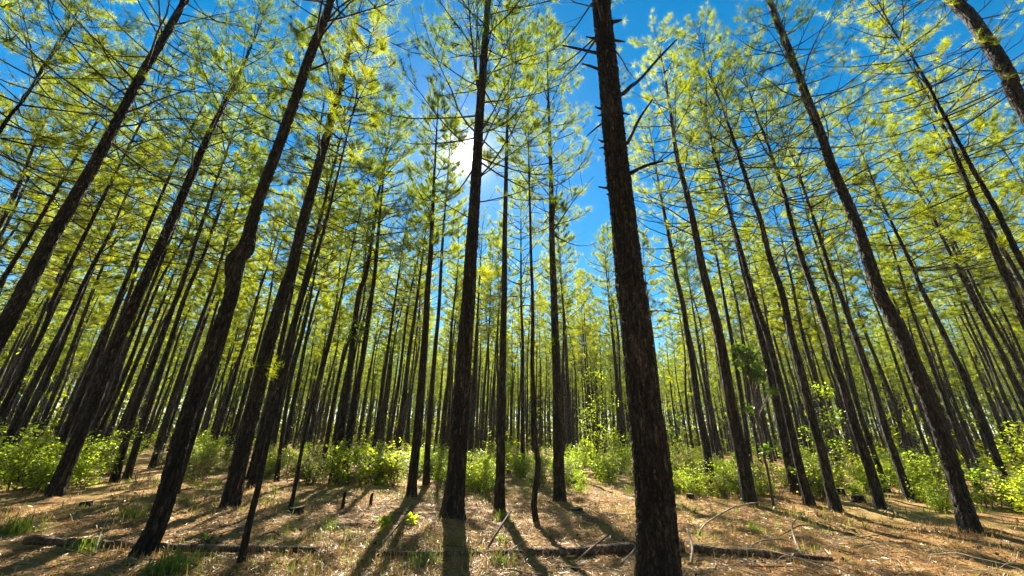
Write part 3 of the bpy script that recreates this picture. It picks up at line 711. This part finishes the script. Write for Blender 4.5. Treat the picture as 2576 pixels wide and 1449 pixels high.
def blades(x, y, L, rng, spread=.5, w=.004, bend=.5):
    n = len(x); b = np.stack([x, y, ground(x, y)-.01], -1); a = rng.uniform(0, 6.28, n); o = np.stack([np.cos(a), np.sin(a)], -1)
    tilt = np.abs(rng.normal(0, spread, n)); sd = np.stack([-o[:, 1], o[:, 0], np.zeros(n)], -1)*(w*rng.uniform(.6, 1.4, n))[:, None]
    P = []
    for s in (0, .45, .8, 1.):
        k = tilt*s+bend*s*s*tilt
        P.append(b+np.concatenate([o*(np.sin(np.clip(k, 0, 1.5))*L*s)[:, None], (np.cos(np.clip(k, 0, 1.7))*L*s)[:, None]], 1))
    V = np.stack([P[0]-sd, P[0]+sd, P[1]-sd*.9, P[1]+sd*.9, P[2]-sd*.6, P[2]+sd*.6, P[3]], 1).reshape(-1, 3)
    i = np.arange(n)[:, None]*7
    q = np.concatenate([i+[0, 1, 3, 2], i+[2, 3, 5, 4]]); t3 = i+[4, 5, 6]
    return V, q, t3
def grass_obj(name, n, dmin, dmax, lo, hi, mtl, thr, seed, label, k=1., pw=1.2, spread=.5, weight=None, clump=7, w=.004):
    g = rad(seed); m = n//clump; x, y = scatter(m, dmin, dmax, g, pw)
    keep = (patch(x, y, k, seed)+g.normal(0, .12, m)) > thr
    if weight is not None: keep &= g.uniform(size=m) < weight(x, y)
    x = np.repeat(x[keep], clump)+g.normal(0, .045, keep.sum()*clump); y = np.repeat(y[keep], clump)+g.normal(0, .045, len(x))
    V, q, t3 = blades(x, y, g.uniform(lo, hi, len(x)), g, spread, w)
    t = np.repeat(g.uniform(0, 1, len(x)), 7)
    me = build(name, [(V, q, 0, t), (np.zeros((0, 3)), t3, 0, t[:0])][:1], [mtl]) if 0 else build2(name, V, q, t3, t, mtl)
    tag(link(name, me), label, 'grass', None, 'stuff')
def build2(name, V, q, t3, t, mtl):
    # quads and the tip triangle of each blade share vertices: triangles become quads with a doubled tip avoided by splitting the quads
    tri = np.concatenate([q[:, [0, 1, 2]], q[:, [0, 2, 3]], t3])
    return build(name, [(V, tri, 0, t)], [mtl])
grass_obj('dry_grass', 52000, 3.2, 12.5, .05, .22, DRYGRASS, .56, 31, 'straw coloured dry grass standing in the pine litter', .9, 1.1, 1.15, lambda x, y: np.where((x > 2.6) & (y < 7.5), 1., np.where((x < .6) & (x > -2.6) & (y < 6.6), .9, .4)))
grass_obj('low_grass', 14000, 9.6, 15.5, .05, .20, DRYGRASS, .5, 77, 'low brownish grass and weeds along the edge of the shrubs', .8, .9, 1.1, None, 7, .006)
grass_obj('low_weeds', 9000, 10.8, 17., .06, .24, GRASS, .56, 78, 'low olive green weeds along the edge of the shrubs', .9, .9, 1., None, 7, .007)
grass_obj('green_grass', 12000, 3.4, 13.5, .05, .18, GRASS, .64, 57, 'thin green grass coming up between the dry blades', .7, 1.2, .5)

def foot_grass():
    g = rad(91); xs, ys, Ls = [], [], []
    for T in NEAR:
        n = int(30+T['w']*3); a = g.uniform(0, 6.28, n); r = .11+float(T['rf'](np.array(.3)))+np.abs(g.normal(0, .13, n))
        xs.append(T['b'][0]+np.cos(a)*r); ys.append(T['b'][1]+np.sin(a)*r); Ls.append(g.uniform(.03, .16, n))
    x, y, L = map(np.concatenate, (xs, ys, Ls)); V, q, t3 = blades(x, y, L, g, .8, .004)
    tag(link('dry_grass', build2('dry_grass', V, q, t3, np.repeat(g.uniform(0, 1, len(x)), 7), DRYGRASS)), 'dry grass and needles gathered round the feet of the pines', 'grass', None, 'stuff')
foot_grass()
# ------------------------------------------------------------------ grass tufts that stand out
for i, (lab, x, y, n, h) in enumerate([
    ('big bright grass tuft at the left edge of the clearing', 35, 1345, 260, .38), ('dark grass clump beside the foot of the crooked pine', 322, 1305, 160, .28),
    ('bright grass tuft at the bottom edge right of the crooked pine', 430, 1442, 260, .30), ('small grass tuft in front of the left end log', 200, 1392, 70, .26),
    ('spiky green tuft on the open litter near the low stump', 822, 1335, 90, .22), ('grass tuft growing at the foot of the slender straight pine', 1262, 1312, 130, .25),
    ('bright grass tuft in front of the thin end of the middle log', 1070, 1425, 170, .24), ('pale grass tuft before the middle log near the shadow', 1265, 1425, 90, .20),
    ('small leafy grass tuft under the arching pale branch', 1900, 1340, 90, .2), ('grass clump behind the middle log below the shadow mound', 1262, 1365, 80, .16)]):
    g = rad(500+i); b = on_ground(x, y)
    xx = b[0]+g.normal(0, .09*h/.25, n); yy = b[1]+g.normal(0, .07*h/.25, n)
    V, q, t3 = blades(xx, yy, g.uniform(.5, 1.1, n)*h, g, .6, .0045, .8); V = V-b
    o = link('grass_tuft', build2('grass_tuft', V, q, t3, np.repeat(g.uniform(0, 1, n), 7), GRASS), None, b)
    tag(o, lab, 'grass tuft')

# ------------------------------------------------------------------ logs, sticks, stumps
def log(label, pts, w0, w1, m, name='fallen_log', cat='log', lift=.0, side=8, lump=.1, kids=(), cap=True):
    """pts: pixels on the ground, optional lift in metres per point"""
    P = []
    for p in pts:
        b = on_ground(p[0], p[1]); b = b+np.array([0, 0, (p[2] if len(p) > 2 else 0)]); P.append(b)
    base = P[0].copy(); base[2] = float(ground(base[0], base[1]))
    g = rad(int(pts[0][0]*7+pts[0][1])); n = max(10, int(np.linalg.norm(P[-1]-P[0])/.09))
    C = catmull(np.array(P)-base, n); s = np.linspace(0, 1, n)
    zd = np.array([(c+base-EYEP)@fw for c in C]); rr_ = (w0+(w1-w0)*s)*zd/FPX/2
    C[:, 2] += rr_*lift
    rr_ = rr_*(1+lump*np.interp(np.arange(n), np.arange(0, n+3, 3), g.normal(0, 1, len(np.arange(0, n+3, 3)))))
    V, q, _, _ = tubes(C[None], rr_[None], side)
    V = V+g.normal(0, 1, V.shape)*rr_.repeat(side)[:, None]*.05
    ends = [[i for i in range(side)][::-1], [len(V)-side+i for i in range(side)]]
    parts = [(V, q, 0, .5)]
    o = link(name, build(name, parts, [m], smooth=True), None, base); tag(o, label, cat)
    if cap:
        for e, j in ((0, 0), (1, n-1)):
            Ve = V[ends[e]]; Ve = Ve+(C[j]-C[min(max(j-1, 0)+(j == 0), n-1)])*.0
            c = Ve.mean(0)+unit(C[j]-C[1 if j == 0 else n-2])*.004
            V2 = np.vstack([Ve, c]); F2 = np.array([[i, (i+1) % side, side] for i in range(side)])
            link('cut_end', build('cut_end', [(V2, F2, 0, .5)], [CUTWOOD]), o)
    return o, base, C
LOGM = bark_mat('log_bark', (.10, .058, .036), (.22, .14, .09), (.42, .31, .22), 1.3, .5)
log('long fallen trunk lying across the left, dark at its thick end', [(60, 1371), (250, 1381), (450, 1388), (640, 1390), (800, 1392)], 21, 14, LOGM, lift=1.)
o, base, C = log('fallen trunk lying across the middle, thickest beside the big dark trunk', [(930, 1398), (1150, 1402), (1350, 1401), (1500, 1396), (1605, 1390), (1720, 1388)], 11, 28, LOGM, lift=.9)
log('fallen pole continuing right of the thickest trunk through dry grass', [(1738, 1390), (1850, 1398), (1960, 1405), (2095, 1412)], 20, 11, LOGM, lift=.9)
STK = [
    ('long pale branch arching over the litter right of the thickest trunk', [(1752, 1352), (1770, 1332, .04), (1790, 1324, .09), (1842, 1312, .21), (1870, 1310, .26), (1900, 1302, .27), (1935, 1296, .24)], 5, 2, PALEWOOD),
    ('pale hooked twig standing in the grass on the right', [(2015, 1395), (2003, 1372, .05), (2001, 1362, .22), (2026, 1360, .36)], 5, 3, PALEWOOD),
    ('thin curved branch lying between the pale arch and the grass', [(1880, 1380), (1927, 1378, .10), (1997, 1378, .08), (2020, 1398)], 4, 2.5, PALEWOOD),
    ('long thin twig running to the lower right through dry grass', [(2150, 1368), (2200, 1380, .04), (2240, 1412, .03), (2268, 1440)], 3, 2, DEADWOOD),
    ('dark stick propped on the middle log', [(1219, 1393), (1250, 1372, .16), (1284, 1352, .36)], 8, 5, DEADWOOD),
    ('grey stick leaning over the thin end of the middle log', [(935, 1393), (985, 1360, .10), (1029, 1320, .18)], 5, 3, DEADWOOD),
    ('short pale stick lying beyond the middle log', [(1284, 1385), (1328, 1357)], 5, 4, PALEWOOD),
    ('forked dead twig lying across the thick end of the middle log', [(1450, 1415), (1490, 1400, .1), (1534, 1372, .14)], 6, 4, DEADWOOD),
    ('thin twig lying in front of the middle log', [(1294, 1421), (1400, 1428), (1500, 1420)], 4, 3, DEADWOOD),
    ('pale stick slanting at the left of the thickest trunk', [(1560, 1420), (1590, 1402, .05), (1604, 1393, .1)], 5, 4, PALEWOOD),
    ('slanting dead twig standing at the left grass tuft', [(238, 1395), (242, 1376, .2), (262, 1368, .5)], 4, 2, PALEWOOD),
    ('short dark stick on the litter below the left leaning pine', [(165, 1305), (195, 1288)], 5, 4, DEADWOOD),
    ('thin stick lying at the left beside the first log', [(270, 1396), (335, 1382)], 4, 3, PALEWOOD),
    ('dark curved twig behind the first log', [(640, 1360), (680, 1352, .06), (735, 1362)], 4, 3, DEADWOOD),
    ('pale chipped stick at the end of the first log', [(715, 1405), (760, 1418), (790, 1440)], 4, 3, PALEWOOD),
    ('pale stick at the foot of the thickest trunk on its right', [(1738, 1420), (1745, 1400, .1), (1735, 1380, .25)], 7, 5, PALEWOOD),
    ('dead twig lying at the far right below the big trunk', [(2300, 1330), (2345, 1345, .04)], 5, 3, PALEWOOD),
    ('thin stick lying at the lower edge under the right pole', [(1780, 1420), (1900, 1432, .03), (2040, 1425)], 4, 3, DEADWOOD),
    ('arching thin twig at the right beyond the pole', [(1960, 1350), (2030, 1352, .18), (2090, 1372, .12), (2130, 1395)], 3, 2, DEADWOOD),
    ('pale bent twig lying beside the foot of the twig footed pine', [(2225, 1292), (2245, 1290, .1), (2262, 1302)], 4, 2, PALEWOOD),
    ('dark stick lying on the mound left of the centre trunk', [(1000, 1295), (1045, 1300, .03), (1090, 1292)], 4, 3, DEADWOOD)]
for lab, pts, w0, w1, m in STK:
    log(lab, pts, w0, w1, m, 'dead_stick', 'stick', .5, 6, .06, cap=False)
def stump(label, x, y, w, hpx, tilt=0., pale=True):
    b = on_ground(x, y); zd = float((b-EYEP)@fw); r = w*zd/FPX/2; h = hpx*zd/FPX; g = rad(int(x))
    root = thing('stump', b, label, 'stump')
    a = np.arange(16)*2*np.pi/16; hs = np.array([-.1, 0, .3*h, .7*h, h]); k = np.array([1.4, 1.3, 1.08, 1., .97])
    lump = 1+.07*np.sin(a*3+x)+.05*g.normal(size=16)
    V = np.stack([np.stack([np.cos(a)*r*lump*kk, np.sin(a)*r*lump*kk, np.full(16, z)+(np.cos(a)*r*tilt if z == h else 0)], -1) for z, kk in zip(hs, k)], 0)
    idx = np.arange(80).reshape(5, 16); nx = np.roll(idx, -1, 1)
    child_mesh('bark', [(V.reshape(-1, 3), np.stack([idx[:-1], nx[:-1], nx[1:], idx[1:]], -1).reshape(-1, 4), 0, .5)], [BARK], root)
    top = V[-1]*[.97, .97, 1]+[0, 0, .002]; c = top.mean(0)+[0, 0, -.006]
    child_mesh('cut_top', [(np.vstack([top, c]), np.array([[i, (i+1) % 16, 16] for i in range(16)]), 0, .5)], [CUTWOOD if pale else DEADWOOD], root, False)
stump('low dark stump beside the very thin pine stem', 742, 1293, 36, 15, .1, False)
stump('small cut stump on the litter right of the left leaning pine', 215, 1274, 24, 12, .1)
stump('dark stump right of the thickest trunk at the shrub edge', 1738, 1258, 18, 14, .0, False)
stump('pale topped cut stump in grass between two right hand pines', 2117, 1244, 18, 14, .1)
stump('weathered stump left of the twig footed pine', 2160, 1264, 26, 16, .1, False)
stump('thin broken stub standing left of the centre mound', 862, 1276, 8, 34, .8, False)
stump('short grey stub standing on the litter below the clump trunk', 931, 1276, 7, 30, .8, False)
stump('flat rotten stump at the foot of the dark pine left of the thickest trunk', 1448, 1288, 34, 9, .1)

# ------------------------------------------------------------------ small plants
def seedling(label, x, y, hpx, n, m, sz):
    b = on_ground(x, y); zd = float((b-EYEP)@fw); h = hpx*zd/FPX; g = rad(int(x*3)); root = thing('seedling', b, label, 'seedling')
    B = 5; q = np.linspace(0, 1, 4); az = g.uniform(0, 6.28, B)
    P = np.stack([np.cos(az)[:, None]*q**1.5*h*.5, np.sin(az)[:, None]*q**1.5*h*.5, np.broadcast_to(h*q, (B, 4))*g.uniform(.7, 1, (B, 1))], -1)
    child_mesh('stem', [tubes(P, np.full((B, 4), .0035), 4)], [STEM], root)
    i = g.randint(0, B, n); k = g.uniform(.3, 1, n)*3; j = np.minimum(k.astype(int), 2); f = (k-j)[:, None]
    C = P[i, j]*(1-f)+P[i, j+1]*f
    child_mesh('foliage', [leaves(C, np.full(n, sz)*g.uniform(.7, 1.2, n), g, upb=1.2)], [m], root, False)
seedling('sunlit broad leaved seedling left of the middle log', 965, 1338, 34, 40, LEAF, .11)
seedling('low pale leaved seedling right of the sunlit one', 1035, 1322, 26, 26, LEAF, .11)
seedling('dried brown weed standing left of the crooked pine', 305, 1300, 62, 50, DRYGRASS, .08)
seedling('small blue green weed behind the first log', 520, 1372, 26, 60, DARKLEAF, .05)
seedling('little weed growing on the litter right of the straight dark pine foot', 690, 1255, 34, 40, LEAF, .06)
seedling('low weed at the foot of the pine behind the crooked one', 480, 1230, 40, 90, LEAF, .06)
seedling('small green weed before the dark stump', 1745, 1300, 22, 40, GRASS, .06)

# ------------------------------------------------------------------ thin air haze between the trunks
def haze():
    m = bpy.data.materials.new('haze'); m.use_nodes = True; nt = m.node_tree; nt.nodes.clear()
    o = nt.nodes.new('ShaderNodeOutputMaterial'); v = nt.nodes.new('ShaderNodeVolumePrincipled')
    v.inputs['Color'].default_value = (.95, .95, .85, 1); v.inputs['Density'].default_value = .0004; v.inputs['Anisotropy'].default_value = .2
    nt.links.new(v.outputs[0], o.inputs['Volume'])
    a, z0, z1 = 950., -1.6, 24.
    V = np.array([[x, y, z] for z in (z0, z1) for y in (-a, a) for x in (-a, a)])
    F = np.array([[0, 2, 3, 1], [4, 5, 7, 6], [0, 1, 5, 4], [2, 6, 7, 3], [0, 4, 6, 2], [1, 3, 7, 5]])
    tag(link('haze', build('haze', [(V, F, 0, .5)], [m])), None, None, None, 'stuff')
haze()
# ------------------------------------------------------------------ light
w = bpy.data.worlds.new('World'); scene.world = w; w.use_nodes = True
nt = w.node_tree; nt.nodes.clear()
sky = nt.nodes.new('ShaderNodeTexSky'); sky.sky_type = 'NISHITA'; sky.sun_disc = False
sky.sun_elevation = SUN_EL; sky.sun_rotation = SUN_AZ
sky.air_density = 1.0; sky.dust_density = .03; sky.ozone_density = 1.6
hs = nt.nodes.new('ShaderNodeHueSaturation'); hs.inputs['Saturation'].default_value = 1.48; hs.inputs['Hue'].default_value = .49
bg = nt.nodes.new('ShaderNodeBackground'); bg.inputs[1].default_value = .051
out = nt.nodes.new('ShaderNodeOutputWorld')
nt.links.new(sky.outputs[0], hs.inputs['Color']); nt.links.new(hs.outputs[0], bg.inputs[0])
# the bright air round the sun
tc = nt.nodes.new('ShaderNodeTexCoord')
dot = nt.nodes.new('ShaderNodeVectorMath'); dot.operation = 'DOT_PRODUCT'; dot.inputs[1].default_value = tuple(SUN)
nt.links.new(tc.outputs['Generated'], dot.inputs[0])
mx = nt.nodes.new('ShaderNodeMath'); mx.operation = 'MAXIMUM'; mx.inputs[1].default_value = 0
nt.links.new(dot.outputs['Value'], mx.inputs[0])
tot = None
for pw, amp in ((25, .018), (160, .05), (1000, .6), (5000, 9.)):
    p = nt.nodes.new('ShaderNodeMath'); p.operation = 'POWER'; p.inputs[1].default_value = pw; nt.links.new(mx.outputs[0], p.inputs[0])
    a = nt.nodes.new('ShaderNodeMath'); a.operation = 'MULTIPLY_ADD'; a.inputs[1].default_value = amp; nt.links.new(p.outputs[0], a.inputs[0])
    if tot: nt.links.new(tot, a.inputs[2])
    else: a.inputs[2].default_value = 0
    tot = a.outputs[0]
bg2 = nt.nodes.new('ShaderNodeBackground'); bg2.inputs[0].default_value = (1, .97, .9, 1); nt.links.new(tot, bg2.inputs[1])
add = nt.nodes.new('ShaderNodeAddShader'); nt.links.new(bg.outputs[0], add.inputs[0]); nt.links.new(bg2.outputs[0], add.inputs[1])
nt.links.new(add.outputs[0], out.inputs[0])
sl = bpy.data.lights.new('sun', 'SUN'); sl.energy = 5; sl.angle = R(.5); sl.color = (1, .94, .82)
so = bpy.data.objects.new('sun', sl); COL.objects.link(so)
so.rotation_euler = Vector(SUN).to_track_quat('Z', 'Y').to_euler()
scene.view_settings.view_transform = 'Standard'; scene.view_settings.look = 'None'
scene.view_settings.exposure = 1.85
cy = scene.cycles
cy.max_bounces = 6; cy.diffuse_bounces = 4; cy.glossy_bounces = 2; cy.transmission_bounces = 4; cy.transparent_max_bounces = 4
cy.sample_clamp_indirect = 6
